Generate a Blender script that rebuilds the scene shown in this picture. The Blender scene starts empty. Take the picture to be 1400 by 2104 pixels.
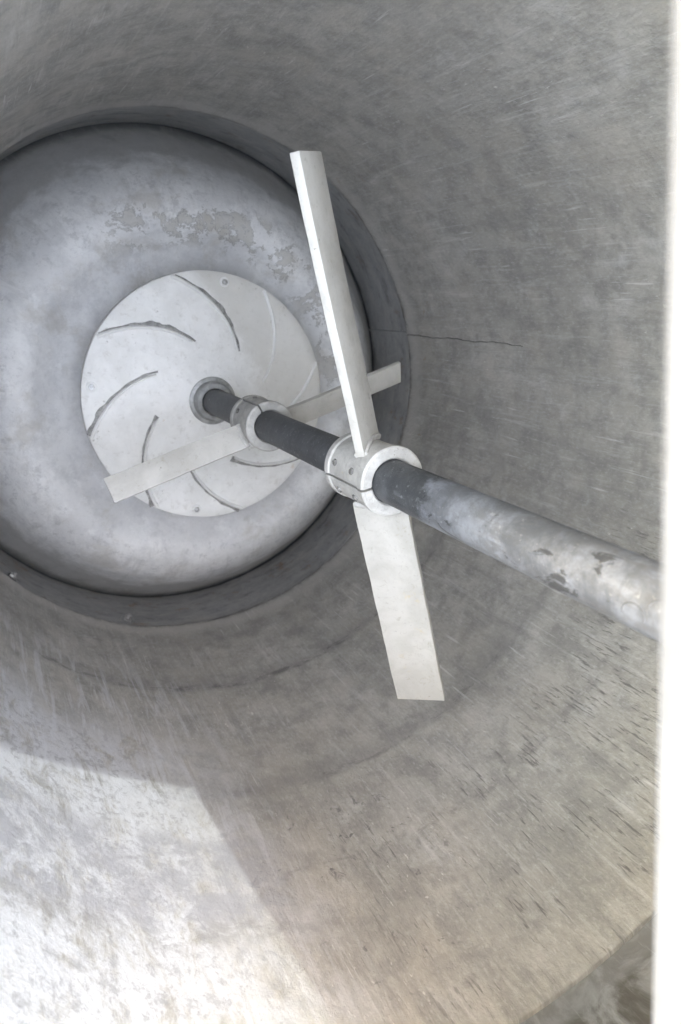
import bpy, bmesh, math, random
from mathutils import Vector, Matrix
R = math.radians
random.seed(7)
sc = bpy.context.scene
col = sc.collection
U = 0.04                      # one shaft radius, in metres

# ------------------------------------------------------------------ camera, sky, sun, exposure
CAM = Vector((-15.2226, 7.8624, 52.1431))
right = Vector((0.89190675, 0.0, 0.45221936))
down = Vector((-0.1377148, -0.95250243, 0.27161323))
fwd = Vector((0.43074004, -0.30453098, -0.84954335))
cd = bpy.data.cameras.new('camera')
cam = bpy.data.objects.new('camera', cd); col.objects.link(cam)
m = Matrix.Identity(4)
for i in range(3):
    m[i][0] = right[i]; m[i][1] = -down[i]; m[i][2] = -fwd[i]; m[i][3] = CAM[i] * U
cam.matrix_world = m
cd.sensor_width = 36; cd.lens = 1377.3 / 2104 * 36
cd.clip_start = 0.01; cd.clip_end = 400
cd.dof.use_dof = True
cd.dof.focus_distance = 33.5 * U
cd.dof.aperture_fstop = 4.0
sc.camera = cam

SUN = Vector((-3.9, 37.7, 29.3)).normalized()        # towards the sun
elev = math.asin(SUN.z); azim = math.atan2(SUN.x, SUN.y)
w = bpy.data.worlds.new('World'); sc.world = w; w.use_nodes = True
nt = w.node_tree
bg = nt.nodes['Background']
sky = nt.nodes.new('ShaderNodeTexSky'); sky.sky_type = 'NISHITA'
sky.sun_disc = False; sky.sun_elevation = elev; sky.sun_rotation = azim
sky.air_density = 1.6; sky.dust_density = 0.6; sky.ozone_density = 0.0
nt.links.new(sky.outputs[0], bg.inputs[0]); bg.inputs[1].default_value = 0.15
sl = bpy.data.lights.new('sun', 'SUN'); so = bpy.data.objects.new('sun', sl); col.objects.link(so)
sl.energy = 2.0; sl.angle = R(0.55); sl.color = (1.0, 0.98, 0.95)
so.rotation_euler = (-SUN).to_track_quat('-Z', 'Y').to_euler()
sc.view_settings.view_transform = 'Standard'; sc.view_settings.look = 'None'
sc.view_settings.gamma = 1; sc.view_settings.exposure = 5.0
sc.view_settings.use_curve_mapping = False
sc.view_settings.use_white_balance = True; sc.view_settings.white_balance_temperature = 10200; sc.view_settings.white_balance_tint = 20
sc.cycles.max_bounces = 14; sc.cycles.diffuse_bounces = 8; sc.cycles.glossy_bounces = 6
sc.cycles.use_denoising = True

# ------------------------------------------------------------------ node helper
class Mat:
    def __init__(s, name):
        s.m = bpy.data.materials.new(name); s.m.use_nodes = True
        s.t = s.m.node_tree; s.b = s.t.nodes['Principled BSDF']
        s.tc = s.t.nodes.new('ShaderNodeTexCoord')
        s._sep = None
    def _in(s, sock, v):
        if isinstance(v, (int, float)): sock.default_value = v
        elif isinstance(v, (tuple, list)):
            sock.default_value = (*v, 1) if len(sock.default_value) == 4 and len(v) == 3 else v
        else: s.t.links.new(v, sock)
    def math(s, op, a, b=0.0, c=None, clamp=False):
        n = s.t.nodes.new('ShaderNodeMath'); n.operation = op; n.use_clamp = clamp
        s._in(n.inputs[0], a); s._in(n.inputs[1], b)
        if c is not None: s._in(n.inputs[2], c)
        return n.outputs[0]
    def mul(s, a, b): return s.math('MULTIPLY', a, b)
    def add(s, a, b): return s.math('ADD', a, b)
    def uv(s): return s.tc.outputs['UV']
    def obj(s): return s.tc.outputs['Object']
    def scale(s, v, k):
        n = s.t.nodes.new('ShaderNodeVectorMath'); n.operation = 'MULTIPLY'
        s._in(n.inputs[0], v); s._in(n.inputs[1], k if isinstance(k, (tuple, list)) else (k, k, k))
        return n.outputs[0]
    def shift(s, v, k):
        n = s.t.nodes.new('ShaderNodeVectorMath'); n.operation = 'ADD'
        s._in(n.inputs[0], v); s._in(n.inputs[1], k); return n.outputs[0]
    def sep(s, v):
        n = s.t.nodes.new('ShaderNodeSeparateXYZ'); s._in(n.inputs[0], v); return n.outputs
    def noise(s, v, scale=1.0, detail=6, rough=.6, dist=0.0, color=False):
        n = s.t.nodes.new('ShaderNodeTexNoise'); s._in(n.inputs['Vector'], v)
        n.inputs['Scale'].default_value = scale; n.inputs['Detail'].default_value = detail
        n.inputs['Roughness'].default_value = rough; n.inputs['Distortion'].default_value = dist
        return n.outputs['Color' if color else 'Fac']
    def voro(s, v, scale, feature='F1', out='Distance'):
        n = s.t.nodes.new('ShaderNodeTexVoronoi'); s._in(n.inputs['Vector'], v); n.feature = feature
        n.inputs['Scale'].default_value = scale; return n.outputs[out]
    def step(s, v, a, b, lo=0.0, hi=1.0):
        n = s.t.nodes.new('ShaderNodeMapRange'); n.interpolation_type = 'SMOOTHSTEP'
        s._in(n.inputs[0], v); n.inputs[1].default_value = a; n.inputs[2].default_value = b
        n.inputs[3].default_value = lo; n.inputs[4].default_value = hi
        return n.outputs[0]
    def window(s, v, a, b, c, d):
        return s.mul(s.step(v, a, b), s.step(v, c, d, 1.0, 0.0))
    def mix(s, f, a, b):
        n = s.t.nodes.new('ShaderNodeMix'); n.data_type = 'RGBA'
        s._in(n.inputs[0], f); s._in(n.inputs[6], a); s._in(n.inputs[7], b); return n.outputs[2]
    def bump(s, h, strength, dist, prev=None):
        n = s.t.nodes.new('ShaderNodeBump'); n.inputs['Strength'].default_value = strength
        n.inputs['Distance'].default_value = dist; s._in(n.inputs['Height'], h)
        if prev is not None: s.t.links.new(prev, n.inputs['Normal'])
        return n.outputs[0]
    def out(s, color, rough, metal=0.0, normal=None, spec=0.5):
        s._in(s.b.inputs['Base Color'], color); s._in(s.b.inputs['Roughness'], rough)
        s._in(s.b.inputs['Metallic'], metal); s.b.inputs['Specular IOR Level'].default_value = spec
        if normal is not None: s.t.links.new(normal, s.b.inputs['Normal'])
        return s.m

# ------------------------------------------------------------------ materials
def wall_material():
    M = Mat('weathered_grey_wall')
    uv = M.uv(); p = M.scale(M.obj(), 1 / U)
    su = M.sep(uv); u, z = su[0], su[1]
    big = M.noise(p, .11, 6, .62, .2)
    mid = M.noise(p, .55, 9, .72, .15)
    fine = M.noise(p, 3.2, 7, .75); grain = M.noise(M.scale(uv, (5.5, 2.2, 1)), 1.0, 5, .7)
    streak = M.noise(M.scale(uv, (.9, .10, 1)), 1.0, 9, .72, .2)
    c = M.mix(M.step(big, .38, .62), (.345, .331, .308), (.425, .408, .380))
    c = M.mix(M.mul(M.step(mid, .42, .66), .70), c, (.235, .228, .216))
    c = M.mix(M.mul(M.step(M.noise(M.shift(p, (40, 3, 9)), .42, 9, .74, .15), .53, .72), .45), c, (.58, .58, .58))
    c = M.mix(M.mul(M.step(streak, .48, .66), .5), c, (.225, .22, .21))
    c = M.mix(M.mul(M.step(fine, .5, .78), .35), c, (.28, .275, .268))
    c = M.mix(M.mul(M.step(grain, .50, .72), .38), c, (.60, .595, .585))
    c = M.mix(M.mul(M.step(grain, .50, .30), .30), c, (.25, .246, .24))
    st2 = M.noise(M.shift(M.scale(uv, (1.6, .13, 1)), (17, 3, 0)), 1.0, 8, .74, .2)
    c = M.mix(M.mul(M.step(st2, .52, .70), .45), c, (.62, .61, .60))
    # brownish-pink stains
    c = M.mix(M.mul(M.step(M.noise(M.shift(p, (7, 90, 3)), .2, 4, .6), .48, .68), .28), c, (.45, .41, .36))
    # soft dark rings round the wall
    wob = M.mul(M.add(M.noise(p, .25, 5, .6), -.5), 2.2)
    zz = M.add(z, wob)
    lowside = M.mul(M.step(u, -58, -48), M.step(u, -4, -22))
    for a, k in ((6.6, .38), (19.4, .42), (-1.2, .22)):
        c = M.mix(M.mul(M.mul(M.window(zz, a - 2.4, a + .1, a + .2, a + .9), k), M.math('MULTIPLY_ADD', lowside, .8, .2)), c, (.20, .197, .193))
    dash = M.noise(M.scale(uv, (.55, 1.1, 1)), 1.0, 7, .74, .3)
    for a, k in ((6.7, .75), (19.6, .45), (26.5, .35)):
        c = M.mix(M.mul(M.mul(M.window(M.add(z, M.mul(wob, .45)), a - .55, a - .1, a + .1, a + .5), M.step(dash, .48, .60)), M.mul(lowside, k)), c, (.10, .098, .094))
    # big soft damp stains
    ds = M.noise(M.shift(p, (63, 13, 5)), .14, 8, .72, .3)
    c = M.mix(M.mul(M.step(ds, .50, .64), .42), c, (.215, .208, .198))
    # smoother pale strip just above the trough
    c = M.mix(M.mul(M.window(M.add(z, M.mul(wob, .5)), -5.3, -4.6, -4.0, -2.2), .6), c, (.50, .49, .47))
    c = M.mix(M.mul(M.mul(M.step(M.add(z, M.mul(wob, .45)), -4.3, -5.3), M.step(mid, .42, .58)), .55), c, (.14, .135, .128))
    # pale scuffs, drawn out along the height
    fl = M.noise(M.scale(uv, (2.6, 1.0, 1)), 1.0, 7, .72, .2)
    flm = M.step(M.noise(M.shift(p, (11, 5, 60)), .16, 3, .55), .50, .62)
    fleck = M.mul(M.step(fl, .615, .67), flm)
    c = M.mix(M.mul(fleck, .55), c, (.78, .76, .73))
    scr = M.noise(M.scale(uv, (3.4, .16, 1)), 1.0, 3, .6, .3)
    scm = M.step(M.noise(M.shift(p, (31, 15, 6)), .2, 3, .55), .46, .62)
    scratch = M.mul(M.step(scr, .62, .70), scm)
    c = M.mix(M.mul(scratch, .45), c, (.75, .75, .75))
    # dark drips, below the rim (azimuth -85 .. 0 degrees)
    dm = M.mul(M.window(u, -42, -30, -8, 0), M.window(M.add(z, M.mul(wob, 2)), 20, 26, 36, 37.5))
    dr = M.noise(M.scale(uv, (4.6, .50, 1)), 1.0, 6, .66, .5)
    drip = M.mul(M.mul(M.step(dr, .545, .63), dm), M.step(M.noise(p, .30, 4, .55), .40, .54))
    c = M.mix(M.mul(drip, .72), c, (.10, .096, .09))
    # dark pitting low on the sunny side
    pm = M.mul(M.window(u, -62, -50, -34, -26), M.window(z, 20, 24, 31, 36))
    pit = M.mul(M.mul(M.step(M.noise(M.scale(uv, (1.0, .8, 1)), 1.6, 4, .6, 1.2), .60, .68), pm), M.step(M.noise(M.shift(p, (3, 3, 3)), .4, 3, .5), .47, .58))
    c = M.mix(M.mul(pit, .8), c, (.10, .10, .10))
    # whitish mottling low on the left, brightened to stand in for sunlight; ragged lower edge
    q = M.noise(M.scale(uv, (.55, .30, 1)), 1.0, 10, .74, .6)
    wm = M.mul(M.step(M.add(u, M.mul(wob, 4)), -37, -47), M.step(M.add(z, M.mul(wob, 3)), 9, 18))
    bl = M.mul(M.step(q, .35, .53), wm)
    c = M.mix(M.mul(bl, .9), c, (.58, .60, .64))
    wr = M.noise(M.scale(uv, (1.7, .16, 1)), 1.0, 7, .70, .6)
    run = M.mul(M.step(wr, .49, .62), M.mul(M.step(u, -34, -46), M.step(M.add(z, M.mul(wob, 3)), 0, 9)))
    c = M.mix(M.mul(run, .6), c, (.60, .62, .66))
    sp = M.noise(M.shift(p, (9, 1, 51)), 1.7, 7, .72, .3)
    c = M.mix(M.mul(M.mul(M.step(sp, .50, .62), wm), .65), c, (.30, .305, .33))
    zb = M.add(z, M.mul(wob, 1.6))
    mp = M.noise(M.shift(M.scale(uv, (.45, .5, 1)), (3, 8, 0)), 1.0, 9, .76, .4)
    c = M.mix(M.mul(M.mul(M.mul(M.window(zb, 22.5, 24, 28.5, 30), M.step(mp, .40, .56)), M.step(u, -37, -43)), .75), c, (.33, .335, .37))
    c = M.mix(M.mul(M.mul(M.window(zb, 28.6, 29.4, 29.8, 30.6), M.step(mp, .45, .58)), M.mul(M.step(u, -36, -40), .5)), c, (.25, .245, .245))
    rust = M.mul(M.step(M.noise(M.shift(p, (70, 2, 2)), .8, 4, .6), .66, .74), M.window(z, -5.6, -5, -1, 1))
    c = M.mix(M.mul(rust, .5), c, (.30, .17, .09))
    h = M.add(M.add(M.mul(mid, .6), M.mul(fine, .35)), M.mul(grain, .25))
    h = M.add(h, M.mul(fleck, .25)); h = M.add(h, M.mul(drip, -.25))
    n = M.bump(h, .5, .014)
    rough = M.step(mid, .3, .7, .42, .62)
    return M.out(c, rough, .08, n, .5)

def upper_wall_material():
    M = Mat('grimy_dark_wall'); p = M.scale(M.obj(), 1 / U); uv = M.uv()
    a = M.noise(p, .45, 8, .65, .6); b = M.noise(M.scale(uv, (2.2, .25, 1)), 1, 5, .65, .5)
    c = M.mix(M.step(a, .42, .62), (.12, .112, .105), (.30, .305, .315))
    c = M.mix(M.mul(M.step(b, .56, .70), .6), c, (.42, .42, .43))
    z = M.sep(uv)[1]
    c = M.mix(M.mul(M.window(M.add(z, M.mul(a, 1.2)), 37.2, 37.6, 38.4, 38.8), .5), c, (.27, .275, .285))
    return M.out(c, .6, .1, M.bump(a, .4, .012))

def trough_material():
    M = Mat('dark_trough_steel'); p = M.scale(M.obj(), 1 / U); uv = M.uv()
    a = M.noise(p, .5, 7, .65, .5); b = M.noise(p, 2.6, 6, .7)
    z = M.sep(uv)[1]
    c = M.mix(M.step(a, .35, .65), (.30, .305, .308), (.40, .403, .405))
    c = M.mix(M.mul(M.step(b, .5, .75), .45), c, (.20, .20, .196))
    c = M.mix(M.mul(M.step(M.noise(M.shift(p, (8, 8, 1)), .5, 5, .6), .60, .70), .5), c, (.21, .15, .10))
    q = M.noise(M.scale(uv, (.30, .9, 1)), 1.0, 8, .74, .3)
    c = M.mix(M.mul(M.step(q, .50, .64), .6), c, (.47, .46, .445))
    c = M.mix(M.mul(M.step(q, .46, .34), .6), c, (.15, .15, .148))
    ru = M.noise(M.shift(p, (60, 8, 41)), .35, 8, .72)
    c = M.mix(M.mul(M.step(ru, .58, .68), .6), c, (.33, .21, .125))
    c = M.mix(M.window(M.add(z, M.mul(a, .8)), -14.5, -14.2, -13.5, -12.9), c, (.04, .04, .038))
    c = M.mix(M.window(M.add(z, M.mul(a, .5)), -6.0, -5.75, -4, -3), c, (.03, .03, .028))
    return M.out(c, M.step(a, .3, .7, .45, .65), .2, M.bump(M.add(a, M.mul(b, .4)), .3, .01))

def floor_material():
    M = Mat('chalky_zinc_floor'); p = M.scale(M.obj(), 1 / U); uv = M.uv()
    r = M.sep(uv)[1]                                     # distance from the axis
    big = M.noise(p, .17, 6, .62, .2); mid = M.noise(p, .6, 9, .74, .15); fine = M.noise(p, 2.8, 8, .78)
    c = M.mix(M.step(big, .36, .64), (.66, .662, .67), (.77, .772, .776))
    c = M.mix(M.mul(M.step(mid, .46, .66), .55), c, (.52, .525, .535))
    c = M.mix(M.mul(M.step(M.noise(M.shift(p, (4, 44, 4)), .5, 9, .76, .15), .52, .66), .6), c, (.83, .835, .84))
    c = M.mix(M.mul(M.step(fine, .52, .70), .42), c, (.46, .46, .465))
    # broad soft brown-grey stains
    st = M.noise(M.shift(p, (21, 1, 4)), .20, 8, .70, .3)
    c = M.mix(M.mul(M.step(st, .52, .66), .55), c, (.50, .475, .44))
    st2 = M.noise(M.shift(p, (51, 11, 24)), .36, 9, .74, .3)
    side = M.step(M.math('MULTIPLY_ADD', M.sep(p)[0], .55, M.mul(M.sep(p)[1], .83)), 4.0, 9.0)
    c = M.mix(M.mul(M.mul(M.step(st2, .52, .57), M.window(r, 11.5, 12.5, 14.8, 16)), M.mul(side, .55)), c, (.40, .375, .335))
    c = M.mix(M.mul(M.mul(M.window(st2, .515, .53, .538, .555), M.window(r, 11.5, 12.5, 14.8, 16)), M.mul(side, .6)), c, (.20, .19, .175))
    c = M.mix(M.mul(M.step(M.noise(M.shift(p, (14, 4, 33)), .9, 8, .76, .2), .54, .62), M.mul(M.window(r, 12.5, 14, 17, 19), .5)), c, (.45, .45, .46))
    # grime crust low on the flank, ragged upper edge
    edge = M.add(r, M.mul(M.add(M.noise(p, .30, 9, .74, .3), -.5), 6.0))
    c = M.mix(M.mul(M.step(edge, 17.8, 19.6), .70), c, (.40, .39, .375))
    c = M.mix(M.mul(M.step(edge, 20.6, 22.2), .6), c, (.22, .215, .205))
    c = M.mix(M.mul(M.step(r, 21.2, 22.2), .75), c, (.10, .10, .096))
    rust = M.step(M.noise(M.shift(p, (3, 5, 81)), .55, 6, .66), .68, .76)
    c = M.mix(M.mul(rust, .4), c, (.46, .38, .22))
    # drips down the flank
    dr = M.noise(M.scale(uv, (1.1, .22, 1)), 1.0, 7, .72, .3)
    c = M.mix(M.mul(M.mul(M.step(dr, .52, .68), M.step(r, 13.5, 16.5)), .4), c, (.42, .415, .41))
    h = M.add(M.mul(mid, .6), M.mul(fine, .35))
    n = M.bump(h, .45, .014)
    return M.out(c, M.step(mid, .3, .7, .48, .66), .0, n, .45)

def white_paint(name, c1, c2, grime, rough=.42, sc_=.9):
    M = Mat(name); p = M.scale(M.obj(), 1 / U)
    a = M.noise(p, sc_ * .5, 6, .62, .4); b = M.noise(p, sc_ * 2.6, 6, .68, .5)
    c = M.mix(M.step(a, .36, .64), c1, c2)
    c = M.mix(M.mul(M.step(b, .57, .74), .5), c, grime)
    d = M.mul(M.step(M.noise(M.shift(p, (5, 9, 2)), sc_ * 3.4, 4, .6), .66, .72), M.step(M.noise(M.shift(p, (1, 2, 3)), sc_ * .35, 3, .5), .52, .60))
    c = M.mix(M.mul(d, .65), c, tuple(x * .45 for x in grime))
    g = M.noise(M.shift(p, (31, 7, 12)), sc_ * 6.0, 7, .75)
    c = M.mix(M.mul(M.step(g, .55, .70), .30), c, tuple(x * .7 for x in grime))
    ru = M.noise(M.shift(p, (3, 41, 8)), sc_ * 1.1, 6, .68)
    c = M.mix(M.mul(M.step(ru, .63, .72), .4), c, (.46, .36, .22))
    n = M.bump(M.add(a, M.add(M.mul(b, .5), M.mul(g, .3))), .25, .008)
    return M.out(c, M.step(b, .3, .7, rough - .06, rough + .1), 0, n)

def disc_material():
    M = Mat('dusty_white_plate'); p = M.scale(M.obj(), 1 / U); xyz = M.sep(p)
    a = M.noise(p, .3, 7, .66, .3); b = M.noise(p, 1.6, 7, .72, .3)
    c = M.mix(M.step(a, .36, .64), (.74, .74, .725), (.83, .83, .82))
    c = M.mix(M.mul(M.step(b, .52, .70), .5), c, (.56, .545, .515))
    d = M.math('MULTIPLY_ADD', xyz[0], .86, M.mul(xyz[1], .5))
    dust = M.step(M.add(d, M.mul(M.add(M.noise(p, .35, 7, .7, .4), -.5), 6)), 3.2, 5.2)
    c = M.mix(M.mul(dust, .5), c, (.52, .495, .45))
    e = M.mul(M.step(M.noise(M.shift(p, (5, 9, 2)), 2.2, 5, .66), .62, .70), M.step(M.noise(M.shift(p, (1, 2, 3)), .35, 4, .55), .48, .58))
    c = M.mix(M.mul(e, .55), c, (.30, .28, .255))
    ru = M.step(M.noise(M.shift(p, (15, 29, 2)), .7, 4, .6), .68, .76)
    c = M.mix(M.mul(ru, .35), c, (.55, .38, .26))
    return M.out(c, M.step(b, .3, .7, .42, .62), 0, M.bump(M.add(a, M.mul(b, .5)), .22, .008))
def shaft_material():
    M = Mat('weathered_shaft_steel'); p = M.scale(M.obj(), 1 / U); uv = M.uv(); su = M.sep(uv); u, z = su[0], su[1]
    a = M.noise(p, .65, 9, .72, .25); b = M.noise(p, 2.4, 7, .75, .1); s_ = M.noise(M.scale(uv, (1.5, .5, 1)), 1, 8, .72, .25)
    dark = M.mix(M.step(a, .4, .65), (.060, .065, .070), (.115, .122, .13))
    dark = M.mix(M.mul(M.step(b, .60, .72), .5), dark, (.22, .225, .235))
    pale = M.mix(M.step(a, .38, .64), (.118, .126, .140), (.235, .252, .285))
    pale = M.mix(M.mul(M.step(s_, .50, .64), .7), pale, (.095, .099, .107))
    lim = M.step(M.add(z, M.mul(M.add(a, -.5), 6.5)), 30.4, 31.2)
    c = M.mix(lim, dark, pale)
    low = M.step(M.add(z, M.mul(M.add(a, -.5), 9)), 27.0, 29.0)
    c = M.mix(M.mul(M.mul(low, M.step(s_, .54, .62)), .35), c, (.22, .225, .24))
    chip = M.mul(M.step(M.noise(M.shift(M.scale(uv, (1.0, .55, 1)), (13, 4, 0)), 1.1, 5, .62, .8), .605, .655), low)
    c = M.mix(M.mul(chip, .85), c, (.05, .052, .056))
    chipe = M.noise(M.shift(p, (6, 6, 66)), 1.5, 4, .6)
    c = M.mix(M.mul(M.step(chipe, .70, .75), .6), c, (.55, .56, .58))
    ring = M.noise(M.scale(uv, (.25, 3.0, 1)), 1.0, 4, .6)
    c = M.mix(M.mul(M.step(ring, .56, .68), .3), c, (.10, .104, .11))
    spk = M.noise(M.shift(p, (1, 61, 6)), 4.2, 5, .66)
    c = M.mix(M.mul(M.step(spk, .60, .70), .5), c, (.36, .37, .385))
    n = M.bump(M.add(M.mul(a, .5), M.add(M.mul(b, .4), M.mul(chip, -.5))), .35, .008)
    return M.out(c, M.step(a, .3, .7, .40, .58), .35, n)

def plain(name, c, rough, metal=0.0, var=.25, scale=1.2):
    M = Mat(name); p = M.scale(M.obj(), 1 / U); a = M.noise(p, scale, 6, .65, .4)
    col_ = M.mix(M.step(a, .35, .65), tuple(x * (1 - var) for x in c), tuple(min(1, x * (1 + var * .6)) for x in c))
    return M.out(col_, rough, metal, M.bump(a, .2, .006))

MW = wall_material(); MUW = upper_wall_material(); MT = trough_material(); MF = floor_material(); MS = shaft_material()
MP = white_paint('white_plate_paint', (.74, .74, .73), (.80, .80, .79), (.64, .62, .58), .5, .55)
MDISC = disc_material()
MB = white_paint('white_blade_paint', (.365, .352, .325), (.44, .427, .40), (.25, .23, .185), .45, .8)
MC = white_paint('worn_collar_paint', (.33, .322, .305), (.46, .45, .43), (.17, .16, .145), .6, 2.0)
ML = plain('white_lid_paint', (.82, .82, .81), .45, 0, .05)
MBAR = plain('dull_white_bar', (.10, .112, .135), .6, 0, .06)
MR = plain('dark_rib_edge', (.30, .295, .285), .55, .1, .4, 2.5)
MSEAM = plain('dull_weld', (.26, .25, .235), .6, .1)
MMARK = plain('grey_mark', (.11, .115, .125), .6, .2, .3, 4)
MG = plain('grey_ring_metal', (.36, .365, .36), .45, .35)
MBOLT = plain('bolt_steel', (.50, .50, .50), .38, .8)
MSCR = plain('dull_screw', (.22, .215, .205), .5, .4)
MK = plain('black_gap', (.03, .03, .03), .7)
MGR = plain('yard_concrete', (.30, .29, .27), .85, 0, .25, .05)
MO = plain('grey_outer_steel', (.33, .34, .35), .55, .3)

# ------------------------------------------------------------------ mesh helpers
def link(name, bm, mat, parent=None, smooth=True, sharp=40):
    me = bpy.data.meshes.new(name); bm.to_mesh(me); bm.free()
    me.materials.append(mat)
    o = bpy.data.objects.new(name, me); col.objects.link(o)
    if smooth:
        for f in me.polygons: f.use_smooth = True
        me.set_sharp_from_angle(angle=R(sharp))
    if parent is not None: o.parent = parent
    return o
def thing(name, label, cat, loc=(0, 0, 0), group=None):
    o = bpy.data.objects.new(name, None); col.objects.link(o)
    o.location = Vector(loc) * U; o.empty_display_size = .05
    o['label'] = label; o['category'] = cat
    if group: o['group'] = group
    return o
def hash_noise(x, y, z):
    return (math.sin(x * 1.3 + 2.1 * math.sin(y * .7 + 1.1) + z * .31) + math.sin(y * 1.7 - 1.3 * math.sin(z * .53) + x * .23)
            + math.sin(z * .9 + 1.7 * math.sin(x * .41 + 2.2))) / 3
def revolve(profile, n, uvR=None, dent=0.0, closed=False, uv_r=False, a0=-math.pi, cut=None):
    """profile: (r, z) in units, listed so that the faces look to the left of the path; uv = (azimuth*uvR, z or r)"""
    bm = bmesh.new(); uvl = bm.loops.layers.uv.new('UVMap')
    rings = []
    for r, z in profile:
        ring = []
        for k in range(n):
            a = a0 + 2 * math.pi * k / n
            rr, zz = r, z
            if cut: zz = min(z, cut(math.degrees(a)) + (z - ZL if z >= ZL - .6 else 0))
            if dent:
                q = hash_noise(r * math.cos(a) * .22, r * math.sin(a) * .22, z * .22)
                rr += dent * q; 
            ring.append(bm.verts.new((rr * math.cos(a) * U, rr * math.sin(a) * U, zz * U)))
        rings.append(ring)
    m_ = len(profile)
    for j in range(m_ if closed else m_ - 1):
        j2 = (j + 1) % m_
        for k in range(n):
            k2 = (k + 1) % n
            f = bm.faces.new((rings[j][k], rings[j][k2], rings[j2][k2], rings[j2][k]))
            us = (k, k + 1, k + 1, k); js = (j, j, j2, j2)
            for l, uu, jj in zip(f.loops, us, js):
                R_ = uvR if uvR else 1
                l[uvl].uv = ((a0 + 2 * math.pi * uu / n) * R_, profile[jj][0] if uv_r else profile[jj][1])
    return bm
def spline(pts, n):
    """Catmull-Rom through the points"""
    out = []
    P = [pts[0]] + list(pts) + [pts[-1]]
    for i in range(1, len(P) - 2):
        for k in range(n):
            t = k / n
            q = []
            for d in range(len(pts[0])):
                a, b, c, e = P[i - 1][d], P[i][d], P[i + 1][d], P[i + 2][d]
                q.append(.5 * (2 * b + (c - a) * t + (2 * a - 5 * b + 4 * c - e) * t * t + (3 * b - a - 3 * c + e) * t ** 3))
            out.append(tuple(q))
    out.append(tuple(pts[-1])); return out
def add_box(bm, o, ax, ay, az, bev=0.0):
    """box centred at o with full-size axis vectors (units)"""
    vs = []
    for sx in (-.5, .5):
        for sy in (-.5, .5):
            for sz in (-.5, .5):
                vs.append(bm.verts.new((Vector(o) + Vector(ax) * sx + Vector(ay) * sy + Vector(az) * sz) * U))
    idx = [(0, 1, 3, 2), (4, 6, 7, 5), (0, 4, 5, 1), (2, 3, 7, 6), (0, 2, 6, 4), (1, 5, 7, 3)]
    fs = [bm.faces.new([vs[i] for i in q]) for q in idx]
    bmesh.ops.recalc_face_normals(bm, faces=fs)
    if bev:
        es = list({e for f in fs for e in f.edges})
        bmesh.ops.bevel(bm, geom=es, offset=bev * U, segments=2, affect='EDGES', profile=.6)
def add_lathe(bm, o, axis, prof, n=24):
    """prof (r, h) along axis from o (units), closed at both ends on the axis"""
    axis = Vector(axis).normalized(); t = axis.orthogonal().normalized(); b = axis.cross(t)
    rings = []
    for r, h in prof:
        rings.append([bm.verts.new((Vector(o) + axis * h + (t * math.cos(2 * math.pi * k / n) + b * math.sin(2 * math.pi * k / n)) * max(r, 1e-4)) * U) for k in range(n)])
    fs = []
    for j in range(len(prof) - 1):
        for k in range(n):
            k2 = (k + 1) % n
            fs.append(bm.faces.new((rings[j][k], rings[j][k2], rings[j + 1][k2], rings[j + 1][k])))
    fs.append(bm.faces.new(rings[0][::-1])); fs.append(bm.faces.new(rings[-1]))
    bmesh.ops.recalc_face_normals(bm, faces=fs)

# ------------------------------------------------------------------ ground
bm = bmesh.new(); s = 150
vs = [bm.verts.new((x, y, -15.6 * U)) for x, y in ((-s, -s), (s, -s), (s, s), (-s, s))]; bm.faces.new(vs)
g = link('ground', bm, MGR, None, False); g['kind'] = 'structure'

# ------------------------------------------------------------------ tank
def zcut(a):  # includes a made-up notch that admits sun and sky
    """height of the tank's wall at this azimuth (degrees): full, but cut down in an unseen notch added to let light in"""
    a = a % 360
    if a < 124 or a > 182: return ZL
    if a < 162: return ZL - (a - 124) / 38 * (ZL - 34.8)
    if a < 170: return 34.8
    return 34.8 + (a - 170) / 12 * (ZL - 34.8)
RW, RT, ZB, ZT, ZR, ZL = 21.5, 22.2, -5.4, -14.1, 37.1, 47.8
tank = thing('mixing_tank', 'large round weathered grey mixing tank seen from inside, with a domed floor and dark trough', 'tank', (0, 0, 0))
NSEG = 256
prof = [(22.75, ZB + .1), (RW + .42, ZB), (RW + .22, ZB + .05), (RW + .08, ZB + .18), (RW + .01, ZB + .42)] + [(RW, ZB + 1 + i * (ZR - ZB - 1.2) / 40) for i in range(41)] + [(RW + .05, ZR - .06), (RW + .14, ZR), (22.6, ZR)]
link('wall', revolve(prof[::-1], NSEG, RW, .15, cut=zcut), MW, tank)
prof = [(RW + .42, ZR - .1)] + [(RW + .42 - .0 * i, ZR + i * (ZL - ZR) / 8) for i in range(9)] + [(22.9, ZL)]
link('upper_wall', revolve(prof[::-1], NSEG, RW, .10, cut=zcut), MUW, tank)
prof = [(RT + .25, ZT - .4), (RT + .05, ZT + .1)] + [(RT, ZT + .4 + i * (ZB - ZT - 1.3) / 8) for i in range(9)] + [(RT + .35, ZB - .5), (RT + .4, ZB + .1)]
link('trough_wall', revolve(prof[::-1], NSEG, RT, .06), MT, tank)
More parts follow.
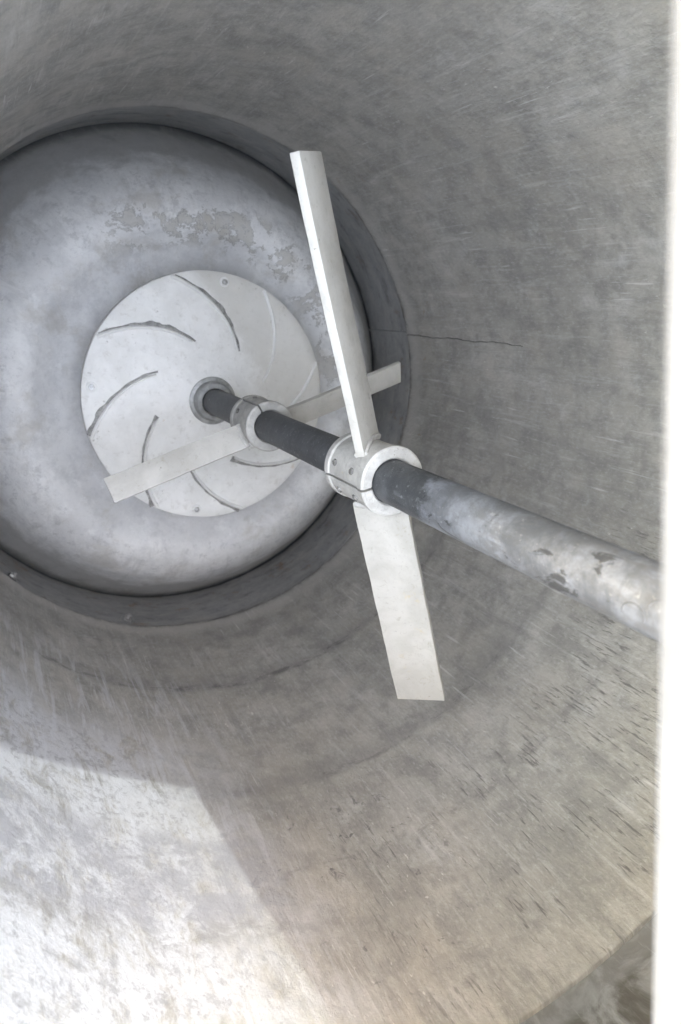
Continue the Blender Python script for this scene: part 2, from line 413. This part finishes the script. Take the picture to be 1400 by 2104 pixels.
# floor: crown round the centre plate, falling away to the trough
fp = spline([(7.5, -6.7), (9.5, -6.6), (11.0, -6.2), (12.2, -5.35), (13.2, -4.6), (14.3, -4.4), (15.6, -4.9), (17.2, -6.3), (19.0, -8.9), (20.8, -11.8), (21.8, -13.4), (22.5, -14.25)], 5)
link('floor', revolve(fp[::-1], NSEG, 15, .10, uv_r=True), MF, tank)
prof = [(24.0, -15.6), (24.0, ZL), (22.95, ZL)]
link('outer_shell', revolve(prof, 256, 24, cut=zcut), MO, tank)
prof = [(23.0, ZL), (21.6, ZL), (21.6, ZL + .4), (24.6, ZL + .4), (24.6, ZL - .5), (24.05, ZL - .5)]
link('rim', revolve(prof, 256, 24, cut=zcut), ML, tank)
# weld seam up the wall and across the trough
bm = bmesh.new()
def add_strip(bm, pts, nrm, wid, hgt):
    """low rounded bead along points"""
    rows = []
    for i, p_ in enumerate(pts):
        a = pts[max(i - 1, 0)]; b = pts[min(i + 1, len(pts) - 1)]
        t = (Vector(b) - Vector(a)).normalized(); n_ = Vector(nrm[i]).normalized(); sd = t.cross(n_).normalized()
        wv = wid(i / (len(pts) - 1)) if callable(wid) else wid
        rows.append([bm.verts.new((Vector(p_) + sd * wv * sx + n_ * hgt * h) * U) for sx, h in ((-.5, -.6), (-.38, .55), (-.12, 1), (.12, 1), (.38, .55), (.5, -.6))])
    fs = []
    for i in range(len(rows) - 1):
        for k in range(5):
            fs.append(bm.faces.new((rows[i][k], rows[i][k + 1], rows[i + 1][k + 1], rows[i + 1][k])))
    fs.append(bm.faces.new(rows[0])); fs.append(bm.faces.new(rows[-1][::-1]))
    bmesh.ops.recalc_face_normals(bm, faces=fs)
az = R(11.8); ca, sa = math.cos(az), math.sin(az)
pts = [((RT - .03) * ca, (RT - .03) * sa, ZT + i * (ZB - ZT - .5) / 8) for i in range(9)]
add_strip(bm, pts, [(-ca, -sa, 0)] * 9, .22, .09)
link('weld_seam', bm, MT, tank)
bm = bmesh.new()
pts = []
for i in range(40):
    a = az + .003 * math.sin(i * .45) + .0012 * math.sin(i * 1.7)
    pts.append(((RW - .06) * math.cos(a), (RW - .06) * math.sin(a), ZB + .5 + i * .42))
add_strip(bm, pts, [(-ca, -sa, 0)] * 40, lambda t: .13 * (1 - .8 * t), .04)
link('weld_seam', bm, MSEAM, tank)
def hexbolt(o, axis, r, h, mat, parent, washer=None):
    bm = bmesh.new()
    add_lathe(bm, Vector(o) + Vector(axis).normalized() * .09, axis, [(r * 1.12, 0), (r * 1.12, h * .8), (r * .9, h)], 6)
    add_lathe(bm, Vector(o) + Vector(axis).normalized() * (.09 + h * .9), axis, [(r * .55, 0), (r * .55, h * .6), (r * .3, h * .75)], 16)
    b = link('bolt', bm, mat, parent, True, 30)
    if washer is not None:
        bm = bmesh.new(); add_lathe(bm, o, axis, [(r * 1.95, -.05), (r * 1.95, .06), (r * 1.8, .10), (r * 1.2, .11)], 28)
        link('washer', bm, washer, b, True, 30)
    return b
for a, z in ((R(-109.4), -7.5), (R(-138.2), -7.3)):
    ca, sa = math.cos(a), math.sin(a)
    hexbolt(((RT - .05) * ca, (RT - .05) * sa, z), (-ca, -sa, .35), .34, .4, MBOLT, tank, MG)

# ------------------------------------------------------------------ centre plate with spiral ribs
plate = thing('wear_plate', 'round white plate with curved spiral ribs bolted to the tank floor', 'plate', (0, 0, 0))
def plate_z(r): return -.42 - .62 * (r / 9.85) ** 1.15
prof = [(1.4, plate_z(1.4))] + [(1.4 + i * .7, plate_z(1.4 + i * .7)) for i in range(1, 12)] + [(9.65, plate_z(9.65)), (9.83, plate_z(9.83) - .08), (9.85, -1.75), (9.7, -1.85), (8.4, -1.9)]
link('disc', revolve(prof[::-1], 192, 10, .03), MDISC, plate, True, 35)
prof = [(8.5, -1.8), (8.5, -6.0), (8.8, -6.5), (9.2, -6.7)]
link('pedestal', revolve(prof[::-1], 128, 8.5, .03), MF, plate, True, 35)
prof = [(1.02, -.5), (1.02, .22), (1.12, .3), (1.42, .3), (1.55, .18), (1.6, -.35), (1.85, -.42), (1.9, -.5)]
link('bearing_ring', revolve(prof[::-1], 64, 1.5), MG, plate, True, 35)
for th0 in (106, 149.5, 195.5, 240.5, 284.5, 329, 17, 61.5):
    bm = bmesh.new(); pts = []; nr = []
    n_ = 30; r_in = 4.35 + random.uniform(-.2, .9)
    for i in range(n_ + 1):
        r = 9.72 - (9.72 - r_in) * i / n_
        a = R(th0 - (9.9 - r) * (7.9 + .55 * (9.9 - r) / 5))
        pts.append((r * math.cos(a), r * math.sin(a), plate_z(r) + .02)); nr.append((0.06 * math.cos(a), .06 * math.sin(a), 1))
    add_strip(bm, pts, nr, lambda t: .34 * (1 - .35 * t), .16)
    rib = link('rib', bm, MP, plate)
    bm = bmesh.new()           # dark strip laid along one side of the rib
    q = []
    for i, pp in enumerate(pts):
        r = math.hypot(pp[0], pp[1]); a = math.atan2(pp[1], pp[0]) - .27 / max(r, 1)
        q.append((r * math.cos(a), r * math.sin(a), plate_z(r) + .012))
    add_strip(bm, q, nr, lambda t: 2.3 * (.08 + .16 * max(0, math.sin(t * 5.1 + th0)) * random.uniform(.7, 1.2)) * (1 + .25 * math.sin(t * 31 + th0)), .03)
    if th0 in (17, 61.5): bm.free()          # these two get no strip
    else: link('rib_strip', bm, MR, rib)
for a in (80, 170.2, -101.3, -11):
    r = 9.15
    hexbolt((r * math.cos(R(a)), r * math.sin(R(a)), plate_z(r)), (.06 * math.cos(R(a)), .06 * math.sin(R(a)), 1), .2, .2, MBOLT, plate, MP)

# ------------------------------------------------------------------ agitator: shaft, split collars, paddles
agi = thing('agitator', 'dark steel agitator shaft with two split collars carrying flat white paddle blades', 'agitator', (0, 0, 0))
n_ = 40
prof = [(0.05, -.3)] + [(1.0, -.3 + i * 50.3 / n_) for i in range(n_ + 1)] + [(.05, 50)]
link('shaft', revolve(prof[::-1], 96, 1, .012), MS, agi, True, 50)

def shaft_arc(az0, z0, rr, a0, a1, wd):
    bm = bmesh.new(); pts = []; nr = []
    for i in range(25):
        t = R(a0 + (a1 - a0) * i / 24)
        a = R(az0) + rr * math.cos(t); z = z0 + rr * 1.15 * math.sin(t)
        pts.append((1.004 * math.cos(a), 1.004 * math.sin(a), z)); nr.append((math.cos(a), math.sin(a), 0))
    add_strip(bm, pts, nr, wd, .012)
    link('stamped_mark', bm, MMARK, agi)
shaft_arc(-171, 41.25, .31, 75, 285, .045)
shaft_arc(168, 42.05, .33, 70, 265, .05)
def collar(z0, z1, r, split, holes):
    half = []
    gap = .06
    for k in range(2):
        bm = bmesh.new()
        a0 = R(split + 180 * k); N = 40
        sec = [(1.03, z0 + .05), (1.07, z0), (r - .1, z0), (r, z0 + .08), (r, z0 + .42), (r - .07, z0 + .5), (r - .07, z1 - .55), (r, z1 - .46), (r, z1 - .08), (r - .1, z1), (1.12, z1), (1.03, z1 - .1)]
        rows = []
        for i in range(N + 1):
            row = []
            for rr, z in sec:
                ga = gap / rr
                a = a0 + ga + (math.pi - 2 * ga) * i / N
                row.append(bm.verts.new((rr * math.cos(a) * U, rr * math.sin(a) * U, z * U)))
            rows.append(row)
        fs = []
        for i in range(N):
            for j in range(len(sec)):
                j2 = (j + 1) % len(sec)
                fs.append(bm.faces.new((rows[i][j], rows[i + 1][j], rows[i + 1][j2], rows[i][j2])))
        fs.append(bm.faces.new(rows[0])); fs.append(bm.faces.new(rows[-1][::-1]))
        bmesh.ops.recalc_face_normals(bm, faces=fs)
        h = link('collar', bm, MC, agi, True, 35)
        half.append(h)
    for k, (a, z) in enumerate(holes):
        ca, sa = math.cos(R(a)), math.sin(R(a))
        bm = bmesh.new()
        add_lathe(bm, ((r - .09) * ca, (r - .09) * sa, z), (ca, sa, 0), [(.17, 0), (.17, .09), (.15, .11), (.09, .11), (.085, .05)], 6)
        link('screw', bm, MSCR, half[0 if (a - split) % 360 < 180 else 1], True, 35)
    return half
collar(23.5, 27.35, 1.62, 189, [(163, 24.5), (165, 26.2), (215, 24.5), (213, 26.2), (348, 24.5)])
collar(8.8, 12.2, 1.62, 118, [(150, 9.9), (95, 9.9), (330, 10.5)])

def blade(z, phi, beta, L, W, T, r0, off=(0, 0, 0)):
    u = Vector((math.cos(phi), math.sin(phi), 0)); t = Vector((0, 0, 1)).cross(u)
    n_ = Vector((0, 0, 1)) * math.cos(beta) + t * math.sin(beta)
    wv = t * math.cos(beta) - Vector((0, 0, 1)) * math.sin(beta)
    bm = bmesh.new()
    add_box(bm, u * (r0 + L) / 2 + Vector((0, 0, z)) + Vector(off), u * (L - r0), wv * W, n_ * T, .035)
    bmesh.ops.subdivide_edges(bm, edges=[e for e in bm.edges if abs((e.verts[0].co - e.verts[1].co).dot(u)) > .5 * L * U], cuts=26, use_grid_fill=True)
    for v in bm.verts:
        q = v.co / U; k = q.dot(u); sw = q.dot(wv); 
        e_ = hash_noise(k * 2.1 + (3 if sw > 0 else 0), phi * 5, z) * .022 + hash_noise(k * 6.3, (7 if sw > 0 else 1), z + phi) * .010
        v.co += (wv * e_ + n_ * (.05 * math.sin(k * .35 + phi) * k / L + hash_noise(k * .9, sw, 3) * .012)) * U
    bmesh.ops.recalc_face_normals(bm, faces=bm.faces[:])
    b_ = link('blade', bm, MB, agi, True, 30)
    bm = bmesh.new()
    for sg in (-1, 1):
        pts = []; nr = []
        for i in range(21):
            k = (i / 20 - .5) * W * .92
            rt = math.sqrt(max(.05, 1.62 ** 2 - (k * math.cos(beta)) ** 2))
            pts.append(tuple(u * (rt + .03 + .02 * math.sin(i * 2.3)) + wv * k + n_ * sg * T * .5 + Vector((0, 0, z)) + Vector(off))); nr.append(tuple(u * .7 + n_ * sg * .7))
        add_strip(bm, pts, nr, .26, .13)
    link('weld_bead', bm, MC, b_)
    return b_
P1 = 1.813
blade(25.6, P1, R(-45), 13.65, 2.66, .40, 1.35)
blade(25.6, P1 + math.pi, R(-45), 13.5, 2.66, .40, 1.35)
P2 = .297
blade(10.9, P2, R(-22), 10.9, 1.62, .30, 1.35, (0, -.35, 0))
blade(10.9, P2 + math.pi, R(-22), 10.5, 1.62, .30, 1.35, (0, -.25, 0))

# ------------------------------------------------------------------ cross bar; unseen deck and lid added to block light
e0 = Vector((-10.52, 9.90, 48.1)); e1 = Vector((-8.35, -1.79, 48.1)); ed = (e1 - e0).normalized(); en = Vector((-ed.y, ed.x, 0))
if en.x < 0: en = -en
def on_edge(y): return e0 + ed * ((y - e0.y) / ed.y)
DECK = 9.0                       # distance of the deck's edge from the cross bar
bar = thing('cross_bar', 'white painted bar across the tank opening, blurred along the right edge', 'bar', (0, 0, ZL))
bm = bmesh.new()
A, B = on_edge(18.6), on_edge(-20.9)
c = (A + B) / 2 + en * .8
add_box(bm, c + Vector((0, 0, .85 - c.z)), (B - A), en * 1.6, (0, 0, 1.1), .12)
link('beam', bm, MBAR, bar)
for q in (A, B):
    bm = bmesh.new(); add_box(bm, Vector((q.x, q.y, 0)) * 1.02 + en * .8 + Vector((0, 0, .55)), (2.6, 0, 0), (0, 1.2, 0), (0, 0, .35), .05)
    link('end_plate', bm, MBAR, bar)
deck = thing('added_deck', 'white deck plate added out of view to block sky light over the tank', 'deck', (0, 0, ZL))  # out of view, added to steer the sky light inside
bm = bmesh.new()
def chord(dist, rad):
    """points where the line parallel to the bar at this distance meets the circle"""
    p0 = e0 + en * dist; b_ = p0.x * ed.x + p0.y * ed.y; cc = p0.x ** 2 + p0.y ** 2 - rad * rad
    d_ = math.sqrt(b_ * b_ - cc); return p0 + ed * (-b_ - d_), p0 + ed * (-b_ + d_)
C1, C2 = chord(DECK, 24.2)
a1 = math.atan2(C1.y, C1.x); a2 = math.atan2(C2.y, C2.x); N = 80
ring = [Vector((24.2 * math.cos(a1 + (a2 - a1) * i / N), 24.2 * math.sin(a1 + (a2 - a1) * i / N), 0)) for i in range(N + 1)]
lo = [bm.verts.new((v.x * U, v.y * U, .42 * U)) for v in ring]; hi = [bm.verts.new((v.x * U, v.y * U, .75 * U)) for v in ring]
fs = [bm.faces.new(lo), bm.faces.new(hi[::-1])]
for i in range(len(ring)):
    j = (i + 1) % len(ring); fs.append(bm.faces.new((lo[i], lo[j], hi[j], hi[i])))
bmesh.ops.recalc_face_normals(bm, faces=fs)
link('plate', bm, ML, deck, False)
bm = bmesh.new()  # second unseen plate, added to cut sky light on that side
a1 = math.pi + math.asin(8 / 24.2); a2 = 2 * math.pi - math.asin(8 / 24.2)
ring = [Vector((24.2 * math.cos(a1 + (a2 - a1) * i / N), 24.2 * math.sin(a1 + (a2 - a1) * i / N), 0)) for i in range(N + 1)]
lo = [bm.verts.new((v.x * U, v.y * U, 1.5 * U)) for v in ring]; hi = [bm.verts.new((v.x * U, v.y * U, 1.85 * U)) for v in ring]
fs = [bm.faces.new(lo), bm.faces.new(hi[::-1])]
for i in range(len(ring)):
    j = (i + 1) % len(ring); fs.append(bm.faces.new((lo[i], lo[j], hi[j], hi[i])))
bmesh.ops.recalc_face_normals(bm, faces=fs)
link('plate', bm, ML, deck, False)
lid = thing('added_lid', 'grey upright lid panel added out of view to block the sun at the rim', 'lid', (0, 0, ZL))  # out of view, added to keep the sun off the wall
bm = bmesh.new()
x0 = on_edge(18).x + .95; x1 = C1.x + 3 if C1.y > C2.y else C2.x + 3
add_box(bm, ((x0 + x1) / 2, 22.9, 13.9), (x1 - x0, 0, 0), (0, .35, 0), (0, 0, 26.8), .05)
link('panel', bm, MO, lid)
for fx in (.2, .8):
    bm = bmesh.new(); add_lathe(bm, (x0 + (x1 - x0) * fx - 1, 22.6, .75), (1, 0, 0), [(.35, 0), (.35, 2)], 16)
    link('hinge', bm, MO, lid)

# smoked sheet, added out of view to dim the sun reaching the tank
def sun_dimming_plastic():
    mm = bpy.data.materials.new('sun_dimming_plastic'); mm.use_nodes = True
    t = mm.node_tree; out = t.nodes['Material Output']; p_ = t.nodes['Principled BSDF']
    p_.inputs['Base Color'].default_value = (.30, .30, .29, 1); p_.inputs['Roughness'].default_value = .3
    tr = t.nodes.new('ShaderNodeBsdfTransparent'); tr.inputs[0].default_value = (.190, .230, .262, 1)
    mx = t.nodes.new('ShaderNodeMixShader'); mx.inputs[0].default_value = .06
    t.links.new(tr.outputs[0], mx.inputs[1]); t.links.new(p_.outputs[0], mx.inputs[2]); t.links.new(mx.outputs[0], out.inputs[0])
    return mm
screen = thing('added_sun_screen', 'smoked plastic sheet added out of view behind the rim to dim the sun', 'screen', (0, 0, ZL))
xs = x0 - .02
bm = bmesh.new(); add_box(bm, ((xs - 40) / 2, 24.6, 3.6), (xs + 40, 0, 0), (0, .15, 0), (0, 0, 47.4))
link('panel', bm, sun_dimming_plastic(), screen, False)
